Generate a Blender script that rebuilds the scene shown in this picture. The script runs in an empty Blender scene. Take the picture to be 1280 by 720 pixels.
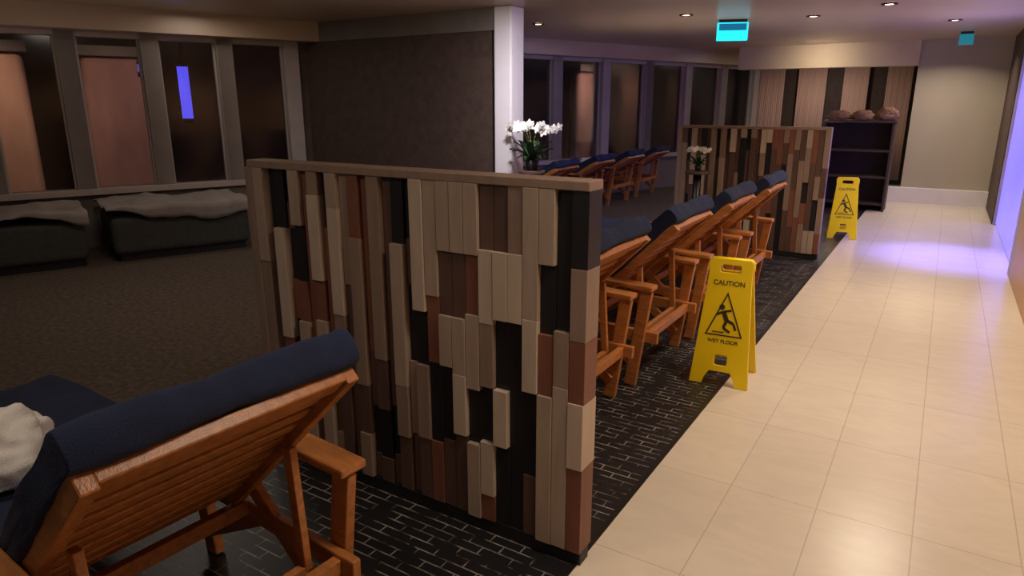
import bpy, bmesh, math, random
from mathutils import Vector, Matrix, noise
random.seed(7)
C = bpy.context.scene.collection
R = math.radians
H = 1.45; F = 850.0; PIT = math.atan2(230, 850); YAW = R(32)

# ------------------------------------------------------------------ materials
def nt(name):
    m = bpy.data.materials.new(name); m.use_nodes = True
    n = m.node_tree.nodes; b = n['Principled BSDF']
    return m, n, m.node_tree.links, b
def lin(c):
    return tuple(((x/255)/12.92 if x/255 <= .04045 else ((x/255+.055)/1.055)**2.4) for x in c) + (1,)
def mat(name, rgb, rough=.6, var=.15, scale=8, bump=.0, bscale=60, metal=0, stretch=(1,1,1), emit=None, es=0):
    m, n, l, b = nt(name)
    c = lin(rgb)
    tc = n.new('ShaderNodeTexCoord'); mp = n.new('ShaderNodeMapping'); mp.inputs['Scale'].default_value = stretch
    l.new(tc.outputs['Object'], mp.inputs[0])
    no = n.new('ShaderNodeTexNoise'); no.inputs['Scale'].default_value = scale; no.inputs['Detail'].default_value = 5
    l.new(mp.outputs[0], no.inputs['Vector'])
    rp = n.new('ShaderNodeValToRGB')
    rp.color_ramp.elements[0].position = .3; rp.color_ramp.elements[1].position = .7
    rp.color_ramp.elements[0].color = tuple(x*(1-var) for x in c[:3])+(1,)
    rp.color_ramp.elements[1].color = tuple(min(1, x*(1+var)) for x in c[:3])+(1,)
    l.new(no.outputs[0], rp.inputs[0]); l.new(rp.outputs[0], b.inputs['Base Color'])
    b.inputs['Roughness'].default_value = rough; b.inputs['Metallic'].default_value = metal
    if bump:
        n2 = n.new('ShaderNodeTexNoise'); n2.inputs['Scale'].default_value = bscale
        l.new(mp.outputs[0], n2.inputs['Vector'])
        bp = n.new('ShaderNodeBump'); bp.inputs['Strength'].default_value = bump; bp.inputs['Distance'].default_value = .01
        l.new(n2.outputs[0], bp.inputs['Height']); l.new(bp.outputs[0], b.inputs['Normal'])
    if emit:
        b.inputs['Emission Color'].default_value = lin(emit); b.inputs['Emission Strength'].default_value = es
    return m
def brickmat(name, base, mort, bw, rh, ms, rough, offset=.5, mask=0, var=.1, bump=.2, vein=0):
    m, n, l, b = nt(name)
    tc = n.new('ShaderNodeTexCoord')
    br = n.new('ShaderNodeTexBrick'); br.offset = offset
    br.inputs['Scale'].default_value = 1; br.inputs['Brick Width'].default_value = bw
    br.inputs['Row Height'].default_value = rh; br.inputs['Mortar Size'].default_value = ms; br.inputs['Mortar Smooth'].default_value = .3
    c = lin(base)
    br.inputs['Color1'].default_value = tuple(x*(1-var) for x in c[:3])+(1,)
    br.inputs['Color2'].default_value = tuple(x*(1+var) for x in c[:3])+(1,)
    br.inputs['Mortar'].default_value = lin(mort)
    l.new(tc.outputs['Object'], br.inputs['Vector'])
    out = br.outputs['Color']
    if vein:
        no = n.new('ShaderNodeTexNoise'); no.inputs['Scale'].default_value = 3.2; no.inputs['Detail'].default_value = 8; no.inputs['Distortion'].default_value = 1.8
        mp = n.new('ShaderNodeMapping'); mp.inputs['Scale'].default_value = (1, 2.5, 1)
        l.new(tc.outputs['Object'], mp.inputs[0]); l.new(mp.outputs[0], no.inputs['Vector'])
        rp = n.new('ShaderNodeValToRGB'); rp.color_ramp.elements[0].position = .4; rp.color_ramp.elements[1].position = .62
        rp.color_ramp.elements[0].color = (1-vein, 1-vein, 1-vein, 1)
        l.new(no.outputs[0], rp.inputs[0])
        mx = n.new('ShaderNodeMix'); mx.data_type = 'RGBA'; mx.blend_type = 'MULTIPLY'; mx.inputs[0].default_value = 1
        l.new(out, mx.inputs[6]); l.new(rp.outputs[0], mx.inputs[7]); out = mx.outputs[2]
    if mask:
        no = n.new('ShaderNodeTexNoise'); no.inputs['Scale'].default_value = mask; no.inputs['Detail'].default_value = 3
        l.new(tc.outputs['Object'], no.inputs['Vector'])
        rp = n.new('ShaderNodeValToRGB'); rp.color_ramp.elements[0].position = .42; rp.color_ramp.elements[1].position = .60
        l.new(no.outputs[0], rp.inputs[0])
        mx = n.new('ShaderNodeMix'); mx.data_type = 'RGBA'
        mx.inputs[6].default_value = c
        l.new(rp.outputs[0], mx.inputs[0]); l.new(out, mx.inputs[7]); out = mx.outputs[2]
    l.new(out, b.inputs['Base Color']); b.inputs['Roughness'].default_value = rough
    if bump:
        bp = n.new('ShaderNodeBump'); bp.inputs['Strength'].default_value = bump; bp.inputs['Distance'].default_value = .002; bp.invert = True
        l.new(br.outputs['Fac'], bp.inputs['Height']); l.new(bp.outputs[0], b.inputs['Normal'])
    return m
def glassmat():
    m, n, l, b = nt('window_glass')
    n.remove(b); o = n['Material Output']
    t = n.new('ShaderNodeBsdfTransparent'); t.inputs[0].default_value = (.85,.85,.88,1)
    g = n.new('ShaderNodeBsdfGlossy'); g.inputs['Roughness'].default_value = .12
    f = n.new('ShaderNodeFresnel'); f.inputs[0].default_value = 1.45
    mx = n.new('ShaderNodeMixShader'); l.new(f.outputs[0], mx.inputs[0]); l.new(t.outputs[0], mx.inputs[1]); l.new(g.outputs[0], mx.inputs[2])
    l.new(mx.outputs[0], o.inputs[0]); return m
M = dict(
 tile=brickmat('cream_marble_tile', (216,203,186), (190,177,160), .31, .62, .0026, .24, 0, 0, .015, .15, .05),
 carpet=brickmat('dark_dashed_carpet', (27,26,28), (142,136,130), .12, .040, .0032, .42, .5, 11, .2, .15),
 carpet2=mat('grey_brown_carpet', (84,72,61), .95, .4, 30, .3, 200),
 ceil=mat('taupe_ceiling', (178,156,134), .35, .05, 1.2),
 frame=mat('window_frame_grey', (170,158,150), .5, .08, 5),
 wall=mat('olive_grey_wall', (176,165,144), .7, .04, 2),
 darkwall=mat('dark_brown_wall', (74,57,48), .7, .2, 12, .2, 40),
 sill=mat('low_wall_grey', (112,102,93), .7, .1, 5),
 tan=mat('tan_wood_wall', (190,148,106), .45, .15, 3, 0, 60, 0, (8,8,.6)),
 teak=mat('teak_wood', (178,114,62), .36, .25, 9, .1, 40, 0, (1.2,6,6)),
 navy=mat('navy_fabric', (26,37,68), .95, .2, 14, .3, 260),
 greige=mat('greige_laminate', (168,147,131), .5, .1, 6, 0, 60, 0, (4,4,.7)),
 taupe=mat('taupe_laminate', (142,119,105), .5, .12, 6, 0, 60, 0, (4,4,.7)),
 brown=mat('dark_brown_laminate', (92,68,59), .5, .15, 6, 0, 60, 0, (4,4,.7)),
 black=mat('black_laminate', (27,25,28), .5, .1, 6),
 rust=mat('rust_laminate', (124,78,62), .5, .12, 6, 0, 60, 0, (4,4,.7)),
 cream=mat('cream_laminate', (190,170,153), .5, .08, 6, 0, 60, 0, (4,4,.7)),
 beam=mat('beam_beige', (206,186,154), .6, .06, 3),
 yellow=mat('yellow_plastic', (250,218,16), .4, .04, 5),
 ink=mat('black_ink', (52,44,16), .6, .05, 5),
 white=mat('white_paint', (228,222,222), .5, .04, 4),
 towel=mat('white_terry', (236,232,230), .95, .03, 30, .3, 220),
 cloth=mat('pale_grey_cloth', (140,132,124), .95, .12, 6, .3, 120),
 bench=mat('dark_green_grey_fabric', (64,64,58), .95, .15, 20, .3, 200),
 glass=glassmat(),
 lampw=mat('lamp_glow', (255,235,205), .5, 0, 1, emit=(255,225,180), es=12),
 teal=mat('teal_glow', (20,120,130), .4, 0, 1, emit=(30,210,230), es=1.5),
 teal2=mat('dim_teal_glow', (20,90,100), .4, 0, 1, emit=(40,150,165), es=.5),
 blueband=mat('deep_teal', (10,70,110), .4, 0, 1, emit=(15,110,150), es=.8),
 blue=mat('blue_glow', (60,60,220), .4, 0, 1, emit=(96,90,255), es=1.1),
 violet=mat('violet_glass', (120,110,190), .3, .1, 2, emit=(112,104,255), es=1.3),
 beige=mat('beige_reflection', (200,156,130), .8, .15, 2.2, stretch=(2,2,.7)),  # warm reflections in the glass, put into solid columns outside
 plum=mat('plum_reflection', (166,124,112), .8, .2, 2, stretch=(2,2,.7)),
 curtain=mat('pale_curtain', (200,164,146), .8, .06, 2, stretch=(3,3,.4)),
 night=mat('night_wall', (62,44,42), .8, .5, 1.2),
 metal=mat('dark_metal', (60,58,58), .35, .05, 5, metal=.7),
 shelfw=mat('dark_shelf_wood', (58,42,35), .6, .15, 6, 0, 60, 0, (4,4,.7)),
 leaf=mat('orchid_leaf', (44,78,46), .5, .25, 10),
 petal=mat('white_petal', (240,236,228), .6, .04, 10),
 stem=mat('orchid_stem', (96,110,50), .6, .1, 10),
 tantowel=mat('brown_terry', (124,90,70), .95, .08, 30, .5, 220),
)

# ------------------------------------------------------------------ mesh helpers
class MB:
    def __init__(s): s.bm = bmesh.new(); s.mats = []
    def mi(s, m):
        if m not in s.mats: s.mats.append(m)
        return s.mats.index(m)
    def hexa(s, pts, m=None):
        v = [s.bm.verts.new(p) for p in pts]; k = s.mi(m) if m else 0
        for f in ((0,3,2,1),(4,5,6,7),(0,1,5,4),(1,2,6,5),(2,3,7,6),(3,0,4,7)):
            fc = s.bm.faces.new([v[i] for i in f]); fc.material_index = k
        return s
    def box(s, x0, x1, y0, y1, z0, z1, m=None):
        return s.hexa([(x0,y0,z0),(x1,y0,z0),(x1,y1,z0),(x0,y1,z0),(x0,y0,z1),(x1,y0,z1),(x1,y1,z1),(x0,y1,z1)], m)
    def bar(s, p, q, w, h, m=None, side=(0,1,0)):
        p = Vector(p); q = Vector(q); d = (q-p).normalized(); sd = Vector(side)
        sd = (sd - d*sd.dot(d)).normalized(); up = d.cross(sd)
        a = sd*w/2; b = up*h/2
        return s.hexa([p-a-b, p+a-b, q+a-b, q-a-b, p-a+b, p+a+b, q+a+b, q-a+b], m)
    def tube(s, p, q, r, r2=None, n=16, m=None):
        p = Vector(p); q = Vector(q); r2 = r if r2 is None else r2; d = (q-p).normalized()
        a = d.orthogonal().normalized(); b = d.cross(a); k = s.mi(m) if m else 0
        A = [s.bm.verts.new(p+(a*math.cos(t)+b*math.sin(t))*r) for t in [2*math.pi*i/n for i in range(n)]]
        B = [s.bm.verts.new(q+(a*math.cos(t)+b*math.sin(t))*r2) for t in [2*math.pi*i/n for i in range(n)]]
        for i in range(n):
            f = s.bm.faces.new([A[i], A[(i+1)%n], B[(i+1)%n], B[i]]); f.material_index = k; f.smooth = True
        s.bm.faces.new(A[::-1]).material_index = k; s.bm.faces.new(B).material_index = k
        return s
    def extrude_profile(s, prof, y0, y1, n=10, m=None):
        rings = []
        for i in range(n+1):
            y = y0+(y1-y0)*i/n; rings.append([s.bm.verts.new((x, y, z)) for x, z in prof])
        k = len(prof)
        for i in range(n):
            for j in range(k):
                s.bm.faces.new([rings[i][j], rings[i][(j+1)%k], rings[i+1][(j+1)%k], rings[i+1][j]])
        s.bm.faces.new(rings[0][::-1]); s.bm.faces.new(rings[-1])
        return s
    def build(s, name, material=None, parent=None, bevel=0, seg=2, smooth=False):
        bmesh.ops.recalc_face_normals(s.bm, faces=s.bm.faces)
        me = bpy.data.meshes.new(name); s.bm.to_mesh(me); s.bm.free()
        for m in (s.mats or [material]): me.materials.append(m)
        o = bpy.data.objects.new(name, me); C.objects.link(o)
        if parent: o.parent = parent
        if bevel:
            b = o.modifiers.new('bevel', 'BEVEL'); b.width = bevel; b.segments = seg; b.limit_method = 'ANGLE'; b.angle_limit = R(35)
        if smooth:
            for p in me.polygons: p.use_smooth = True
        return o
def tag(o, label=None, cat=None, group=None, kind=None):
    if label: o['label'] = label
    if cat: o['category'] = cat
    if group: o['group'] = group
    if kind: o['kind'] = kind
    return o
def empty(name, loc=(0,0,0), rz=0, label=None, cat=None, group=None, kind=None):
    o = bpy.data.objects.new(name, None); C.objects.link(o); o.location = loc; o.rotation_euler = (0,0,rz); o.empty_display_size = .1
    return tag(o, label, cat, group, kind)
def copy_tree(o, parent=None):
    c = o.copy(); C.objects.link(c)
    if parent: c.parent = parent
    for ch in list(o.children): copy_tree(ch, c)
    return c
def struct(o, label, cat): return tag(o, label, cat, kind='structure')
def proj(x, y, z):
    f = -math.sin(YAW)*x+math.cos(YAW)*y; r = math.cos(YAW)*x+math.sin(YAW)*y
    d = f*math.cos(PIT)-(z-H)*math.sin(PIT); up = f*math.sin(PIT)+(z-H)*math.cos(PIT)
    return 640+F*r/d, 360-F*up/d

# ------------------------------------------------------------------ room shell
EX = -.84; CZ = 2.35; WX = .62
fl = MB().box(0, 1.6, -2, 12.1, -.05, 0).build('floor', M['tile']); fl.location = (EX, 0, 0)
struct(fl, 'cream marble tiled corridor floor', 'floor')
fc = MB().box(-2.75, EX, -2, 14.5, -.05, -.001).build('floor', M['carpet']); struct(fc, 'dark floor with pale dashes under the loungers', 'floor')
fd = MB().box(-9.6, -2.75, -2, 14.5, -.05, -.002).build('floor', M['carpet2']); struct(fd, 'grey brown carpet near the windows', 'floor')
tr = MB().box(EX-.012, EX+.012, -2, 12.1, -.02, .003).build('trim_1', M['metal']); struct(tr, 'thin dark metal strip between carpet and tile', 'trim')
struct(MB().box(-9.8, 1.3, -2, 14.6, CZ, CZ+.1).build('ceiling', M['ceil']), 'taupe glossy ceiling', 'ceiling')
D = Vector((.3577, .9338, 0)); N = Vector((.9338, -.3577, 0)); WA = math.atan2(D.y, D.x)
def wl(Y, off=0, z=0):
    s = (Y-3.06)/.9338; p = Vector((-7.59, 3.06, 0))+D*s+N*off; return Vector((p.x, p.y, z))
def wbox(mb, Y0, Y1, o0, o1, z0, z1, m=None):
    a, b, c, d = wl(Y0,o1), wl(Y1,o1), wl(Y1,o0), wl(Y0,o0)
    return mb.hexa([(p.x,p.y,z0) for p in (a,b,c,d)]+[(p.x,p.y,z1) for p in (a,b,c,d)], m)
SZ, TZ = .58, 2.14
w = MB()
wbox(w, -1.8, 14.5, -.2, 0, 0, SZ, M['sill']); wbox(w, -1.8, 14.5, -.2, .25, TZ, CZ, M['ceil'])
wbox(w, -1.8, .86, -.2, 0, SZ, TZ, M['darkwall']); wbox(w, 5.69, 6.65, -.2, 0, SZ, TZ, M['darkwall']); wbox(w, 14.25, 14.5, -.2, 0, SZ, TZ, M['darkwall'])
struct(w.build('wall_left'), 'low grey wall and header around the slanting row of windows', 'wall')
w = MB(); w.box(-6.55, -3.9, 5.86, 6.0, 0, TZ, M['darkwall']); w.box(-6.45, -3.66, 5.84, 6.02, TZ, CZ, M['sill'])
struct(w.build('wall_middle'), 'dark brown cross wall ending at the white pillar', 'wall')
struct(MB().box(-.50, .85, 12.1, 12.25, 0, CZ).build('wall_back', M['wall']), 'plain olive grey wall closing the corridor', 'wall')
struct(MB().box(-.80, WX, 11.95, 12.1, 0, .22).build('baseboard_back', M['white']), 'pale ledge along the foot of the corridor end wall', 'baseboard')
struct(MB().box(-.50, -.3, 12.25, 14.5, 0, CZ).build('wall_return', M['wall']), 'side of the corridor end wall', 'wall')
struct(MB().box(-3.4, -.3, 14.5, 14.65, 0, CZ).build('wall_far', M['darkwall']), 'dark far wall behind the lounge', 'wall')
struct(MB().box(-3.1, -.50, 12.05, 12.3, 2.0, CZ).build('trim_2', M['beam']), 'beige beam over the opening beside the corridor end wall', 'beam')
w = MB(); w.box(WX, .85, -2, 7.0, 0, CZ, M['tan']); w.box(WX, .85, 7.0, 7.3, 0, CZ, M['wall']); w.box(WX, .85, 7.3, 10.3, 2.15, CZ, M['wall']); w.box(WX, .85, 10.3, 12.1, 0, CZ, M['darkwall'])
struct(w.build('wall_right'), 'corridor wall on the right with tan wood facing', 'wall')
d = struct(empty('door_1', (WX+.07, 8.8, 0)), 'glazed door glowing violet in the right wall', 'door')
f = MB(); f.box(-.06,.06,-1.5,-1.46,0,2.15); f.box(-.06,.06,1.46,1.5,0,2.15); f.box(-.06,.06,-1.46,1.46,2.11,2.15)
f.build('door_frame', M['frame'], d, .006)
g_ = MB().box(-.03,-.01,-1.46,1.46,.02,2.11).build('door_glass', M['violet'], d)

# windows along the slanting wall
def make_window(W, post):
    r = empty('window_1')
    f = MB()
    for sx in (-1, 1): f.box(sx*W/2-post/2, sx*W/2+post/2, -.13, .05, 0, TZ-SZ)
    f.box(-W/2, W/2, -.13, .09, -.03, .03); f.box(-W/2, W/2, -.1, .02, TZ-SZ-.05, TZ-SZ)
    f.box(-W/2+post/2, -W/2+post/2+.02, -.07, -.02, .03, TZ-SZ-.05); f.box(W/2-post/2-.02, W/2-post/2, -.07, -.02, .03, TZ-SZ-.05)
    f.build('window_frame', M['frame'], r, .004)
    MB().box(-W/2+post/2, W/2-post/2, -.052, -.044, .03, TZ-SZ-.05).build('window_pane', M['glass'], r)
    return r
k = 0
def put_windows(Y0, dY, n, post):
    global k
    base = None
    for i in range(n):
        if base is None: base = make_window(dY/.9338, post*1.0); o = base
        else: o = copy_tree(base)
        k += 1; o.name = 'window_%d' % k
        p = wl(Y0+dY*(i+.5), -.02, SZ); o.location = p; o.rotation_euler = (0,0,WA+math.pi)
        struct(o, 'tall night window number %d along the slanting wall' % k, 'window')
put_windows(.86, .69, 7, .17)
put_windows(6.65, .95, 8, .17)

# outside the windows; columns and lamps stand in for reflections in the glass
nw = MB(); wbox(nw, -1.5, 16, -3.1, -3.0, -.3, 3.2); struct(nw.build('wall_outside', M['night']), 'dark deck wall outside the windows', 'wall')
ofl = MB(); wbox(ofl, -1.5, 16, -3.0, -.2, -.05, -.01); struct(ofl.build('floor_outside', M['night']), 'dark outside deck', 'floor')
warm_reflections = [(2.98,-1.5,.40,'beige','broad warm reflection in the leftmost window, built as a column outside'),
        (4.22,-1.75,.38,'plum','broad pinkish reflection in the second window from left, built as a column outside'),
        (11.95,-1.2,.24,'beige','second narrow warm reflection in the far window row, built as a column, counted from the pillar'),
        (13.0,-1.2,.24,'beige','third narrow warm reflection in the far window row, built as a column, counted from the pillar'),
        (11.0,-1.2,.2,'plum','first narrow dim reflection in the far window row, built as a column, counted from the pillar')]
for Y, off, rd, mm, lab in warm_reflections:
    p = wl(Y, off, 0); e = empty('warm_reflection', p, WA, lab, 'column', 'warm window reflections built as columns')
    MB().box(-rd, rd, -.16, .16, .12, 2.0).build('shaft', M[mm], e, .09, 6)
    MB().box(-rd-.04, rd+.04, -.22, .22, -.01, .12).build('base', M['sill'], e, .01)
    MB().box(-rd-.04, rd+.04, -.22, .22, 2.0, 2.12).build('capital', M['sill'], e, .01)
def vreflection(loc, r, h, lab, tilt=0):  # blue streaks reflected in the glass, built as glowing tubes
    e = empty('blue_reflection', loc, 0, lab, 'lamp', 'blue window reflections built as glowing tubes')
    MB().tube((0,0,0),(0,0,h), r).build('tube', M['blue'], e)
    MB().tube((0,0,-.05),(0,0,0), r*1.15).build('cap', M['metal'], e); MB().tube((0,0,h),(0,0,h+.04), r*1.15).build('cap', M['metal'], e)
    MB().tube((0,0,h+.03),(0,0,3.1-loc[2]), .01).build('rod', M['metal'], e)
vreflection((-7.60,4.55,1.79), .085, .085, 'short blue reflection in the second window, built as a glowing tube outside')
vreflection((-7.87,5.15,1.28), .062, .6, 'long blue violet reflection in the third window, built as a glowing tube outside')

# far wall curtains
for i, (x, wd) in enumerate([(-3.05,.5),(-2.3,.5),(-1.55,.42),(-.85,.4)]):
    g = MB(); n = 14
    pts = [(x-wd/2+wd*j/n, 14.38+.008*math.sin(j*1.9)) for j in range(n+1)]
    for j in range(n):
        (a,b),(c,dd) = pts[j], pts[j+1]
        g.hexa([(a,b,.1),(c,dd,.1),(c,dd+.02,.1),(a,b+.02,.1),(a,b,2.25),(c,dd,2.25),(c,dd+.02,2.25),(a,b+.02,2.25)])
    tag(g.build('curtain', M['curtain'], smooth=True), ['dusky pink curtain on the far wall, farthest from the corridor','dusky pink curtain on the far wall, second of four from the left','dusky pink curtain on the far wall, third of four from the left','dusky pink curtain on the far wall, nearest the corridor'][i], 'curtain', 'curtains on the far wall')

# ------------------------------------------------------------------ pillar
e = empty('pillar', (-3.74, 5.93, 0), 0, 'square white pillar at the end of the dark cross wall', 'pillar')
MB().box(-.10,.10,-.12,.12,.1,CZ).build('shaft', M['white'], e, .015)
MB().box(-.12,.12,-.14,.14,0,.1).build('base', M['sill'], e, .005)

# ------------------------------------------------------------------ mosaic slat partitions
names = ['greige','taupe','brown','black','rust','cream']
rects = [(333,357,215,287,3),(357,382,284,352,3),(363,406,352,402,4),(434,462,225,296,4),(480,508,225,302,3),
 (508,536,385,456,3),(600,636,236,312,2),(553,574,315,396,2),(572,592,318,392,4),(594,652,320,402,5),(622,646,404,490,3),
 (680,705,335,416,3),(703,745,245,340,3),(705,745,340,430,1),(672,698,420,497,4),(703,745,430,505,4),(618,641,486,560,5),
 (585,618,488,552,3),(565,585,468,542,5),(543,565,458,552,3),(643,675,495,592,3),(703,745,508,590,5),(703,745,590,668,4),
 (675,700,497,655,0),(458,500,512,572,3),(594,614,552,622,5),(536,560,312,372,0),(510,534,225,385,5),(536,600,225,312,0),
 (636,655,236,330,1),(655,700,236,330,0),(560,592,398,466,0),(592,620,404,486,1),(648,672,404,494,5),(536,556,382,456,4),(614,645,560,640,3),(560,592,545,620,2),(500,540,545,600,2),(646,672,595,660,2),(655,682,330,404,0),(510,543,456,545,1),(420,460,480,540,2)]
def partition(x0, x1, y, label, use_px, seed):
    rnd = random.Random(seed)
    cx = (x0+x1)/2
    e = empty('slat_partition', (cx, y, 0), 0, label, 'partition', 'mosaic slat partitions')
    mb = MB(); z0, z1 = .05, 1.215
    edges = [x0]
    for q in range(8):
        b0 = x0+.78*q/8; edges += [b0+.056, b0+.0975]
    xs = x0+.78; m_ = 12
    for q in range(m_): edges.append(xs+(x1-xs)*(q+1)/m_)
    for i in range(len(edges)-1):
        xa, xb = edges[i], edges[i+1]; xc = (xa+xb)/2
        cells = []; z = z0; nxt = z; col = 0; left = i < 16; last = i == len(edges)-2
        while z < z1-1e-4:
            if z >= nxt-1e-4:
                nxt = z+(rnd.uniform(.3,.6) if left else rnd.uniform(.18,.40))
                low = z < .3
                if left: wts = ([10,3,0,0,0,5] if i%2==0 else [0,2,6,2,1.2,0])
                elif use_px: wts = [9,5,1,.7,1,4] if not low else [3,3,3,3,1.4,2]
                else: wts = [2,5,6,3,2,.4] if not low else [1,2,5,5,1.4,.4]
                if left and not use_px and i%2==0: wts = [3,6,4,1,1,.5]
                if left and low and i%2==0: wts = [5,4,2,2,1,1]
                col = rnd.choices(range(6), wts)[0]
            c = col
            if use_px:
                u, v = proj(xc, y-.04, z+.01)
                for a,b,cc,d_,k_ in rects:
                    if a <= u < b and cc <= v < d_: c = k_; break
            if cells and cells[-1][2] == c: cells[-1][1] = z+.02
            else: cells.append([z, z+.02, c])
            z += .02
        out = []
        for cl in cells:
            if out and cl[1]-cl[0] < .09: out[-1][1] = cl[1]
            elif out and out[-1][2] == cl[2]: out[-1][1] = cl[1]
            elif out and out[-1][1]-out[-1][0] < .09: out[-1][1] = cl[1]; out[-1][2] = cl[2]
            else: out.append(cl)
        for a, b, c in out:
            dep = {0:.044,5:.046,1:.041,4:.036,2:.033,3:.027}[c]-(.014 if (left and i%2) else 0)+(rnd.uniform(-.002,.002))
            if last: dep = max(dep, .042)
            mb.box(xa-cx+.0010, xb-cx-.0010, -dep, dep, a, min(b, z1), M[names[c]])
    mb.build('slat_panel', None, e, .001, 1)
    MB().box(x0-cx-.03, x1-cx, -.045, .045, 1.215, 1.243).build('top_rail', M['taupe'], e, .003)
    MB().box(x0-cx, x1-cx-.003, -.030, .030, 0, .05).build('base_rail', M['black'], e, .003)
    MB().box(x0-cx-.045, x0-cx, -.045, .045, 0, 1.215).build('end_post', M['taupe'], e, .003)
    return e
partition(-2.25, -.815, 1.755, 'near slatted partition of mixed brown, black and cream blocks behind the closest lounger', True, 3)
partition(-2.30, -.90, 7.02, 'distant slatted partition of dark mosaic blocks beside the far yellow sign', False, 11)

# ------------------------------------------------------------------ loungers
tex = bpy.data.textures.new('rumple', 'CLOUDS'); tex.noise_scale = .16
def cushion(prof, y0, y1, name, parent):
    o = MB().extrude_profile(prof, y0, y1, 12).build(name, M['navy'], parent, smooth=True)
    b = o.modifiers.new('b', 'BEVEL'); b.width = .007; b.segments = 3; b.limit_method = 'ANGLE'; b.angle_limit = R(50)
    s = o.modifiers.new('s', 'SUBSURF'); s.levels = 1; s.render_levels = 2
    d_ = o.modifiers.new('d', 'DISPLACE'); d_.texture = tex; d_.strength = .026; d_.mid_level = .5; d_.texture_coords = 'LOCAL'
    return o
def make_lounger(th):
    e = empty('sun_lounger')
    L = .72; c, s_ = math.cos(th), math.sin(th); hz = .36
    def bp(t, n): return (t*c - n*s_, hz + t*s_ + n*c)
    m = MB()
    for sy in (-1, 1):
        a = bp(-.02, -.02); b = bp(L+.01, -.02); m.bar((a[0], sy*.285, a[1]), (b[0], sy*.285, b[1]), .035, .05)
    a = bp(L-.02, -.02); m.bar((a[0], -.27, a[1]), (a[0], .27, a[1]), .06, .03, None, (c,0,s_))
    for i in range(8):
        a = bp(.07+i*.077, -.012); m.bar((a[0], -.27, a[1]), (a[0], .27, a[1]), .046, .016, None, (c,0,s_))
    m.build('backrest', M['teak'], e, .004)
    m = MB()
    for sy in (-1, 1):
        a = bp(.42, -.05); m.bar((a[0], sy*.25, a[1]), (.36, sy*.25, .27), .022, .032)
    m.bar((.36,-.25,.27),(.36,.25,.27),.025,.025,None,(1,0,0))
    m.build('back_prop', M['teak'], e, .003)
    for sy in (-1, 1):
        MB().bar((.48, sy*.32, .27), (-1.22, sy*.32, .33), .028, .062).build('side_rail', M['teak'], e, .005)
    m = MB()
    for i in range(15):
        x = -1.18+i*.083; m.bar((x,-.305,.36),(x,.305,.36),.055,.018,None,(1,0,0))
    m.build('seat_slats', M['teak'], e, .003)
    for x in (-1.2, -.6, .02, .42):
        zz = .30 if x < .1 else .27
        MB().bar((x,-.306,zz),(x,.306,zz),.03,.045,None,(1,0,0)).build('cross_bar', M['teak'], e, .003)
    for sy in (-1, 1):
        y = sy*.35
        MB().bar((.35, y, 0), (.42, y, .53), .032, .062).build('leg', M['teak'], e, .005)
        MB().bar((-.26, y, 0), (-.34, y, .53), .032, .062).build('leg', M['teak'], e, .005)
        MB().bar((-1.12, y, 0), (-1.04, y, .35), .032, .058).build('leg', M['teak'], e, .005)
        MB().bar((.36, y-sy*.03, .10), (-.10, y-sy*.03, .50), .026, .05).build('brace', M['teak'], e, .004)
        MB().bar((-.30, y-sy*.03, .08), (.12, y-sy*.03, .30), .026, .05).build('brace', M['teak'], e, .004)
        m = MB(); m.bar((-.38, y, .545), (.06, y, .56), .085, .026); m.bar((.06, y, .56), (.46, y, .545), .085, .026)
        m.build('armrest', M['teak'], e, .007)
    pr = [bp(.02,.0), bp(.2,.0), bp(.45,.0), bp(L-.04,.0), bp(L+.012,-.006), bp(L+.035,-.008), bp(L+.05,.008), bp(L+.052,.062), bp(L+.036,.080), bp(L-.06,.084), bp(.45,.082), bp(.2,.08), bp(.06,.08)]
    bc = cushion(pr, -.31, .31, 'back_cushion', e)
    m = MB()
    for t in (.28,.52):
        a = bp(t,.086); m.bar((a[0],-.285,a[1]),(a[0],.285,a[1]),.008,.006,None,(c,0,s_))
    m.build('seam', M['navy'], bc)
    pr = [(-1.24,.372),(-.9,.372),(-.5,.372),(0,.372),(-.01,.45),(-.06,.46),(-.5,.45),(-.9,.45),(-1.18,.445),(-1.25,.41)]
    cushion(pr, -.30, .30, 'seat_cushion', e)
    return e
protos = {}
def lounger(hx, y, th, lab, rz=0, group='teak loungers with navy cushions'):
    if th in protos: o = copy_tree(protos[th])
    else: o = protos[th] = make_lounger(R(th))
    top = .72*math.cos(R(th))
    o.location = (hx-top, y, 0); o.rotation_euler = (0,0,rz); tag(o, lab, 'sun lounger', group)
    return o
lounger(-1.13, .785, 44, 'closest teak lounger with navy cushion, in front of the near partition', R(-3))
lounger(-1.13, 2.66, 45, 'teak lounger immediately behind the near slatted partition')
lounger(-1.10, 3.56, 45, 'second teak lounger beyond the near partition, beside the near yellow sign')
lounger(-1.07, 4.46, 45, 'third teak lounger beyond the near partition')
lounger(-1.04, 5.36, 45, 'fourth teak lounger, just before the distant partition')
for i, y in enumerate((7.4, 8.5, 9.6, 10.7)):
    lounger(-3.85, y, 30, ['first','second','third','farthest'][i]+' lounger counted from the white pillar in the dim row by the far windows', group='loungers in the far window row')

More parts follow.
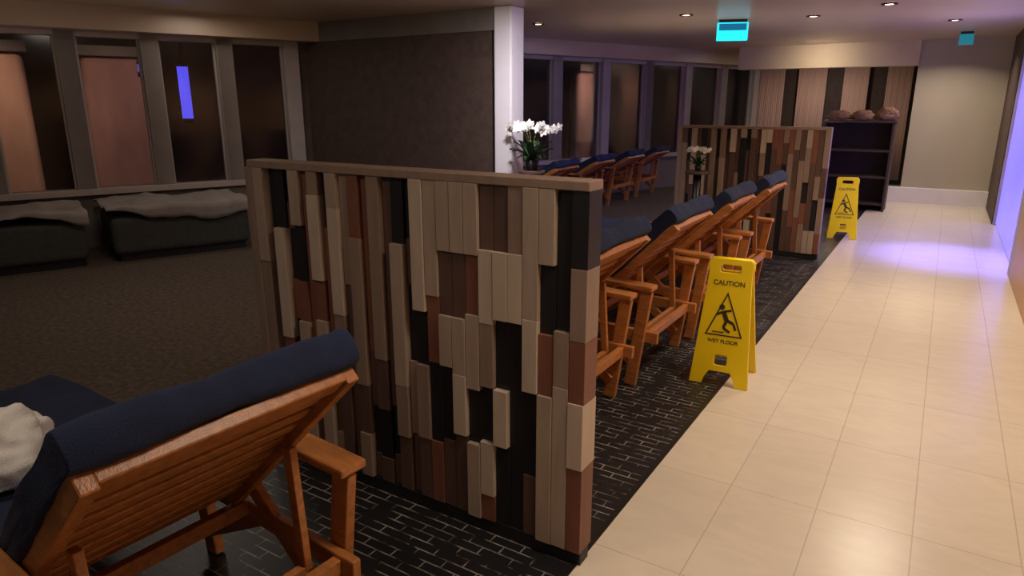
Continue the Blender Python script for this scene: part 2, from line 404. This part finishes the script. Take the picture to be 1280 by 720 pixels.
def towel(loc, sx, sy, sz, lab, m='towel', seed=0, rz=0, group=None, amp=1):
    bm = bmesh.new(); bmesh.ops.create_icosphere(bm, subdivisions=5, radius=1)
    for v in bm.verts:
        p = v.co.copy(); q = Vector((p.x*1.6, p.y*1.6, p.z*1.6+seed))
        k_ = 1+(.28*noise.noise(q*1.2)+.12*noise.noise(q*3.3))*amp
        f_ = abs(noise.noise(Vector((p.x*3+p.y*2+seed, p.z*2, seed))))*amp
        v.co = Vector((p.x*sx*k_, p.y*sy*k_, max(-.35, p.z)*sz*k_*(1+.5*f_)))
    me = bpy.data.meshes.new('towel'); mn = min(v.co.z for v in bm.verts)
    for v in bm.verts: v.co.z -= mn
    bm.to_mesh(me); bm.free(); me.materials.append(M[m])
    for p in me.polygons: p.use_smooth = True
    o = bpy.data.objects.new('towel', me); C.objects.link(o); o.location = loc; o.rotation_euler = (0,0,rz)
    return tag(o, lab, 'towel', group)
towel((-2.08,.64,.47), .15, .17, .13, 'crumpled white towel on the seat of the closest lounger', seed=2, amp=.55)
towel((-4.7,7.4,.47), .2, .16, .10, 'white towel on the dim lounger nearest the pillar', seed=5)
towel((-4.6,9.6,.47), .18, .16, .12, 'white towel on the third lounger of the far window row', seed=8)

# ------------------------------------------------------------------ wet floor signs
def curve_mesh(name, splines, ext, m, parent, mtx, cyc=True):
    cu = bpy.data.curves.new(name, 'CURVE'); cu.dimensions = '2D'; cu.fill_mode = 'BOTH'; cu.extrude = ext; cu.bevel_depth = min(.002, ext*.5)
    for pts in splines:
        sp = cu.splines.new('POLY'); sp.points.add(len(pts)-1); sp.use_cyclic_u = cyc
        for i, (x, y) in enumerate(pts): sp.points[i].co = (x, y, 0, 1)
    t = bpy.data.objects.new('tmp', cu); C.objects.link(t); bpy.context.view_layer.update()
    me = bpy.data.meshes.new_from_object(t.evaluated_get(bpy.context.evaluated_depsgraph_get())); bpy.data.objects.remove(t)
    me.transform(mtx); me.name = name; me.materials.clear(); me.materials.append(m)
    o = bpy.data.objects.new(name, me); C.objects.link(o); o.parent = parent; return o
def text_mesh(name, body, size, m, parent, mtx):
    cu = bpy.data.curves.new(name, 'FONT'); cu.body = body; cu.size = size; cu.align_x = 'CENTER'; cu.align_y = 'CENTER'; cu.extrude = .0008; cu.offset = .0006
    t = bpy.data.objects.new('tmp', cu); C.objects.link(t); bpy.context.view_layer.update()
    me = bpy.data.meshes.new_from_object(t.evaluated_get(bpy.context.evaluated_depsgraph_get())); bpy.data.objects.remove(t)
    me.transform(mtx); me.name = name; me.materials.clear(); me.materials.append(m)
    o = bpy.data.objects.new(name, me); C.objects.link(o); o.parent = parent; return o
def rrect(x0, x1, y0, y1, r=.01):
    o = []
    for cx, cy, a in ((x1-r,y1-r,0),(x0+r,y1-r,90),(x0+r,y0+r,180),(x1-r,y0+r,270)):
        for k_ in range(4): o.append((cx+r*math.cos(R(a+30*k_)), cy+r*math.sin(R(a+30*k_))))
    return o
def circ(x, y, r, n=16): return [(x+r*math.cos(2*math.pi*i/n), y+r*math.sin(2*math.pi*i/n)) for i in range(n)]
def stroke(p, q, w):
    dx, dy = q[0]-p[0], q[1]-p[1]; l_ = math.hypot(dx, dy); nx, ny = -dy/l_*w/2, dx/l_*w/2
    return [(p[0]+nx,p[1]+ny),(p[0]-nx,p[1]-ny),(q[0]-nx,q[1]-ny),(q[0]+nx,q[1]+ny)]
def make_sign():
    e = empty('wet_floor_sign')
    lean = math.atan2(.125, .66)
    outer = [(-.15,0),(-.088,0),(-.078,.035),(-.055,.075),(.055,.075),(.078,.035),(.088,0),(.15,0),(.142,.10),(.128,.30),(.112,.52),(.108,.60),(.112,.615),(.112,.655),(.098,.672),(-.098,.672),(-.112,.655),(-.112,.615),(-.108,.60),(-.112,.52),(-.128,.30),(-.142,.10)]
    holes = [rrect(-.055,.055,.60,.645,.012), rrect(-.035,.035,.105,.165,.012)]
    for side in (0, 1):
        base = Matrix.Rotation(math.pi*side, 4, 'Z') @ Matrix.Translation((0,-.14,.0)) @ Matrix.Rotation(math.pi/2-lean, 4, 'X')
        pn = curve_mesh('panel', [outer]+holes, .007, M['yellow'], e, base)
        f = base @ Matrix.Translation((0,0,.0092))
        text_mesh('lettering', 'CAUTION', .036, M['ink'], pn, f @ Matrix.Translation((0,.545,0)))
        text_mesh('lettering', 'WET FLOOR', .028, M['ink'], pn, f @ Matrix.Translation((0,.235,0)))
        t = [(-.096,.265),(.096,.265),(0,.50)]; ti = [(-.086,.271),(.086,.271),(0,.482)]
        curve_mesh('warning_triangle', [t, ti[::-1]], .0008, M['ink'], pn, f)
        g = MB()
        polys = [stroke((-.012,.395),(.010,.345),.024), stroke((.010,.35),(.045,.335),.016), stroke((.045,.335),(.058,.302),.013),
                 stroke((.008,.345),(-.005,.31),.016), stroke((-.005,.31),(.03,.288),.013), stroke((-.014,.395),(-.045,.375),.012), stroke((-.012,.395),(.028,.405),.011), stroke((-.06,.284),(.0,.284),.006)]
        polys.append(circ(-.022,.418,.015))
        for pl in polys:
            g.bm.faces.new([g.bm.verts.new(f @ Vector((x,y,.001))) for x, y in pl])
        me = g.build('slipping_figure', M['ink'], pn)
        sm = me.modifiers.new('s','SOLIDIFY'); sm.thickness = .001
    h = MB(); h.tube((-.1,0,.655),(.1,0,.655),.012); h.build('hinge', M['yellow'], e)
    for sx in (-1,1): MB().bar((sx*.118,-.075,.33),(sx*.118,.075,.33),.012,.02).build('spreader', M['yellow'], e, .002)
    return e
s1 = make_sign(); s1.location = (-.865, 3.58, .002); s1.rotation_euler = (0,0,R(4)); tag(s1, 'near yellow A-frame wet floor sign, standing on the carpet edge', 'wet floor sign', 'yellow wet floor signs')
s2 = copy_tree(s1); s2.location = (-.86, 8.4, .002); s2.rotation_euler = (0,0,R(8)); s2['label'] = 'far yellow A-frame wet floor sign, beside the distant partition'

# ------------------------------------------------------------------ benches with cloths under the windows
def bench(Y, off, Ln, lab, clab, seed):
    p = wl(Y, off, 0); e = empty('window_bench', p, WA, lab, 'bench', 'low benches under the windows')
    MB().box(-Ln/2, Ln/2, -.4, .4, .06, .43).build('body', M['bench'], e, .06, 4)
    MB().box(-Ln/2+.05, Ln/2-.05, -.35, .35, 0, .06).build('plinth', M['black'], e)
    g = bmesh.new(); nx, ny = 60, 40; vs = []
    for i in range(nx+1):
        row = []
        for j in range(ny+1):
            a = (i/nx-.5)*(Ln+.06); b = (j/ny-.5)*1.0
            y = b; z = .443
            if b < -.42: y = -.43; z -= (-.42-b)*1.0*(1+.9*math.sin(a*3+seed))
            z += .045*(1+noise.noise(Vector((a*3+seed, b*3, 0))))+.022*(1+noise.noise(Vector((a*8, b*8, seed))))
            row.append(g.verts.new((a, min(y, .42), z)))
        vs.append(row)
    for i in range(nx):
        for j in range(ny): g.faces.new([vs[i][j], vs[i+1][j], vs[i+1][j+1], vs[i][j+1]])
    bmesh.ops.recalc_face_normals(g, faces=g.faces)
    me = bpy.data.meshes.new('blanket'); g.to_mesh(me); g.free(); me.materials.append(M['cloth'])
    for q in me.polygons: q.use_smooth = True
    o = bpy.data.objects.new('blanket', me); C.objects.link(o); o.location = p; o.rotation_euler = (0,0,WA)
    so = o.modifiers.new('s','SOLIDIFY'); so.thickness = .01; so.offset = 1
    tag(o, clab, 'blanket', 'pale cloths on the window benches')
bench(4.25, .55, 1.25, 'low dark bench under the third window, nearer the cross wall', 'rumpled pale cloth on the bench nearer the cross wall', 1)
bench(2.66, .55, 1.75, 'long low dark bench under the leftmost windows', 'rumpled pale cloth on the long bench at the left', 4)

# ------------------------------------------------------------------ orchids
def orchid(loc, lab, hgt=.31, sc=1.0, spread=.24):
    e = empty('potted_orchid', loc, 0, lab, 'orchid', 'white orchids'); e.scale = (sc,sc,sc)
    m = MB(); m.tube((0,0,0),(0,0,.10),.05,.07,24); m.build('pot', M['black'], e)
    for i in range(17):
        a = i*2*math.pi/17+.3; bm = bmesh.new(); rows = []
        ln = .12+.05*(i%3); up = .16+.08*((i*5)%3)
        for t in range(9):
            q_ = t/8; wd = .04*math.sin(math.pi*min(1, q_*.9+.08)); r = .02+ln*q_; z = .09+up*q_-.14*q_*q_
            c_, sn = math.cos(a), math.sin(a)
            rows.append([bm.verts.new((r*c_-k_*wd*sn, r*sn+k_*wd*c_, z+abs(k_)*.012)) for k_ in (-1,0,1)])
        for t in range(8):
            for k_ in range(2): bm.faces.new([rows[t][k_], rows[t][k_+1], rows[t+1][k_+1], rows[t+1][k_]])
        me = bpy.data.meshes.new('leaf'); bm.to_mesh(me); bm.free(); me.materials.append(M['leaf'])
        o = bpy.data.objects.new('leaf', me); C.objects.link(o); o.parent = e
        for q in me.polygons: q.use_smooth = True
    bl = None; rr = random.Random(5)
    for st in range(6):
        a0 = [.45, -.5, 3.3, 1.2, 4.2, 2.6][st]; sp_ = spread*[1,.8,1,.6,.7,.6][st]; m = MB(); pts = []
        for t in range(13):
            q_ = t/12; pts.append(Vector((math.cos(a0)*sp_*q_**1.5, math.sin(a0)*sp_*q_**1.5, .10+hgt*math.sin(q_*math.pi*.62))))
        for a, b in zip(pts, pts[1:]): m.tube(a, b, .004, n=6)
        stm = m.build('stem', M['stem'], e)
        for q in range(5):
            p = pts[12-q] + Vector((rr.uniform(-.02,.02), (-1)**q*.022, rr.uniform(-.02,.03)))
            if bl is None:
                bm = bmesh.new()
                for k_ in range(5):
                    an = 2*math.pi*k_/5+.3; c0 = bm.verts.new((0,0,0))
                    ps = [(.042*math.sin(math.pi*t/8)+.004, (t/8-.5)*.046) for t in range(9)]
                    vs = [bm.verts.new((-.3*x_*.3, x_*math.cos(an)-y_*math.sin(an), x_*math.sin(an)+y_*math.cos(an))) for x_, y_ in ps]
                    for v1, v2 in zip(vs, vs[1:]): bm.faces.new([c0, v1, v2])
                bmesh.ops.create_icosphere(bm, subdivisions=2, radius=.009)
                me = bpy.data.meshes.new('blossom'); bm.to_mesh(me); bm.free(); me.materials.append(M['petal'])
                bl = o = bpy.data.objects.new('blossom', me)
            else: o = bl.copy()
            C.objects.link(o); o.parent = stm; o.location = p; o.rotation_euler = (rr.uniform(-.5,.5), rr.uniform(-.3,.3), rr.uniform(-1.6,-.4))
    return e
def stand(loc, h, r, lab):
    e = empty('pedestal_table', loc, 0, lab, 'table')
    MB().tube((0,0,h-.03),(0,0,h), r, r, 32).build('tabletop', M['brown'], e, .004)
    MB().tube((0,0,.03),(0,0,h-.03), .04, .04, 20).build('column', M['metal'], e)
    MB().tube((0,0,0),(0,0,.03), r*.75, r*.7, 32).build('base', M['metal'], e)
stand((-3.36, 5.74, 0), .83, .13, 'small round pedestal table beside the white pillar')
orchid((-3.36, 5.74, .83), 'white orchid with dark leaves beside the white pillar')
stand((-2.02, 6.66, 0), .82, .12, 'small round pedestal table in front of the distant partition')
orchid((-2.02, 6.66, .82), 'small white orchid in front of the distant partition', sc=.5, spread=.2)

# ------------------------------------------------------------------ shelf beyond the distant partition
SH = 1.2
e = empty('shelf_unit', (-1.05, 10.9, 0), 0, 'dark brown shelf unit with rumpled towels on top, beyond the distant partition', 'shelf')
for sx in (-.44, .41): MB().box(sx, sx+.03, -.2, .2, 0, SH).build('side_panel', M['shelfw'], e, .003)
for z in (.08, .45, .81): MB().box(-.41, .41, -.19, .19, z, z+.03).build('shelf', M['shelfw'], e, .003)
MB().box(-.44,.44,.2,.215,0,SH).build('back_panel', M['shelfw'], e)
MB().box(-.46,.46,-.22,.23,SH,SH+.03).build('top_panel', M['shelfw'], e, .004)
for i, (x, sz, hh) in enumerate(((-1.33,.15,.09),(-1.03,.15,.10),(-.73,.14,.12))):
    towel((x, 10.88, SH+.032), sz, .15, hh, 'rumpled brown towel on the shelf unit, '+['left end','middle','end nearest the corridor'][i], 'tantowel', i*3+1, 0, 'brown towels on the shelf unit', amp=.5)

# ------------------------------------------------------------------ ceiling fittings
def downlight(x, y, lab):
    e = empty('ceiling_light', (x, y, CZ), 0, lab, 'ceiling light', 'recessed ceiling lights')
    m = MB(); n = 24
    A = [[(r*math.cos(2*math.pi*i/n), r*math.sin(2*math.pi*i/n), z) for i in range(n)] for r, z in ((.07,-.001),(.07,-.012),(.048,-.012),(.045,-.002))]
    V = [[m.bm.verts.new(p) for p in ring] for ring in A]
    for a, b in zip(V, V[1:]):
        for i in range(n): m.bm.faces.new([a[i], a[(i+1)%n], b[(i+1)%n], b[i]])
    m.build('trim_ring', M['metal'], e)
    MB().tube((0,0,-.006),(0,0,-.002),.045,.045,24).build('lens', M['lampw'], e)
for x, y, lab in ((-4.2,7.3,'ceiling light just beyond the white pillar'),(-2.48,7.4,'ceiling light above the distant partition'),(-1.37,8.2,'ceiling light right of the teal sign'),
                  (-.62,7.6,'ceiling light over the corridor edge'),(-.1,9.4,'ceiling light over the far corridor floor'),
                  (-.1,1.4,'corridor ceiling light nearest the viewer'),(-.1,3.6,'corridor ceiling light above the near yellow sign'),(-.1,5.8,'corridor ceiling light above the middle of the tiles')):
    downlight(x, y, lab)
def exit_sign(loc, w_, h_, rz, lab, mm, band):
    e = empty('exit_sign', loc, rz, lab, 'exit sign', 'glowing teal ceiling signs')
    b_ = MB().box(-w_/2, w_/2, -.03, .03, -h_-.03, -.03).build('housing', M[mm], e, .006)
    MB().box(-w_*.45, w_*.45, -.025, .025, -.03, 0).build('bracket', M['metal'], e, .003)
    MB().box(-w_/2+.02, w_/2-.02, -.034, -.03, -h_*.6, -.045).build('upper_band', M[band], b_)
exit_sign((-2.18,8.1,CZ), .33, .19, R(20), 'glowing teal sign hanging above the distant partition', 'teal', 'blueband')
exit_sign((.04,11.0,CZ), .16, .13, 0, 'small glowing teal sign at the far end of the corridor', 'teal2', 'teal2')

# ------------------------------------------------------------------ lights
def area(loc, size, power, col, rot=(0,0,0), spread=180):
    l = bpy.data.lights.new('light', 'AREA'); l.shape = 'DISK'; l.size = size; l.energy = power; l.color = col; l.spread = R(spread)
    o = bpy.data.objects.new('light', l); C.objects.link(o); o.location = loc; o.rotation_euler = rot; return o
def spot(loc, target, power, col, ang=80, rad=.08):
    l = bpy.data.lights.new('spot', 'SPOT'); l.energy = power; l.color = col; l.spot_size = R(ang); l.spot_blend = .9; l.shadow_soft_size = rad
    o = bpy.data.objects.new('spot', l); C.objects.link(o); o.location = loc
    o.rotation_euler = (Vector(target)-Vector(loc)).to_track_quat('-Z','Y').to_euler(); return o
WARM = (1,.84,.66); UP = (math.pi,0,0)
for y, p in ((1.4,13),(3.6,18),(5.8,24),(7.6,6),(9.6,13)): area((-.1,y,CZ-.03), .5, p, WARM, spread=130)
area((-.1,11.2,CZ-.03), .16, 17, WARM, spread=140)
area((-1.9,.2,CZ-.03), .3, 8, WARM); area((-2.6,4.2,CZ-.03), .3, 5, WARM, spread=140)  # added fills without fittings, for the partition front and near lounger
area((-1.9,8.6,CZ-.03), .3, 4, WARM); area((-1.6,9.8,CZ-.03), .3, 2, WARM); area((-5.0,2.8,CZ-.03), .5, 9, (1,.86,.74)); area((-6.2,4.4,CZ-.03), .5, 5, (1,.86,.74))  # more fills without fittings, added for the window frames and far lounge
area((-2.9,4.9,CZ-.1), .2, 13, (.95,.9,1), (R(40),0,R(45)), 110); area((-4.4,8.8,CZ-.03), .3, 2.5, (.6,.58,1)); area((-2,13.2,CZ-.03), .3, 16, (1,.84,.70))  # unseen lamps added to brighten the pillar, far row and curtains
area((-1.8,11.3,CZ-.05), .3, 4, WARM, (R(60),0,0), 120)
for x, y, p in ((-3.2,3.6,9),(-6,2.2,5),(-.1,3.5,7),(-2.6,7.9,8),(-.1,8.5,6),(-1.6,11.4,4)): area((x,y,1.2), 1.6, p, (1,.82,.64), UP, 170)  # unseen upward panels added to brighten the ceiling
spot((.35,8.0,CZ-.03), (.22,7.75,0), 560, (.20,.18,1), 46, .1)  # violet spot added for the pool on the tiles, no fitting above
area((.56,8.2,1.0), .8, 12, (.30,.28,1), (0,R(68),0), 120)
area((.3,9.0,1.7), .5, 3, (.3,.28,1), UP, 170)  # unseen violet uplight added to tint the ceiling
for i, pw in ((0,50),(1,34),(2,130),(3,130),(4,70)):
    Y, off = warm_reflections[i][0], warm_reflections[i][1]
    s_ = wl(Y-.15, -.32, 2.30); t_ = wl(Y, off, 1.1); spot(s_, t_, pw, (1,.72,.54), 90)  # added spots hidden behind the header, lighting the stand-in columns
wd = bpy.data.worlds.new('World'); bpy.context.scene.world = wd; wd.use_nodes = True
wd.node_tree.nodes['Background'].inputs[0].default_value = (.06,.052,.05,1); wd.node_tree.nodes['Background'].inputs[1].default_value = 1
# ------------------------------------------------------------------ camera
cam = bpy.data.cameras.new('camera'); cam.sensor_width = 36; cam.lens = F/1280*36; cam.clip_start = .05
co = bpy.data.objects.new('camera', cam); C.objects.link(co); co.location = (0,0,H)
fw = Vector((-math.sin(YAW)*math.cos(PIT), math.cos(YAW)*math.cos(PIT), -math.sin(PIT)))
co.rotation_euler = fw.to_track_quat('-Z','Y').to_euler()
bpy.context.scene.camera = co
bpy.context.scene.view_settings.view_transform = 'Standard'
bpy.context.scene.view_settings.exposure = 0
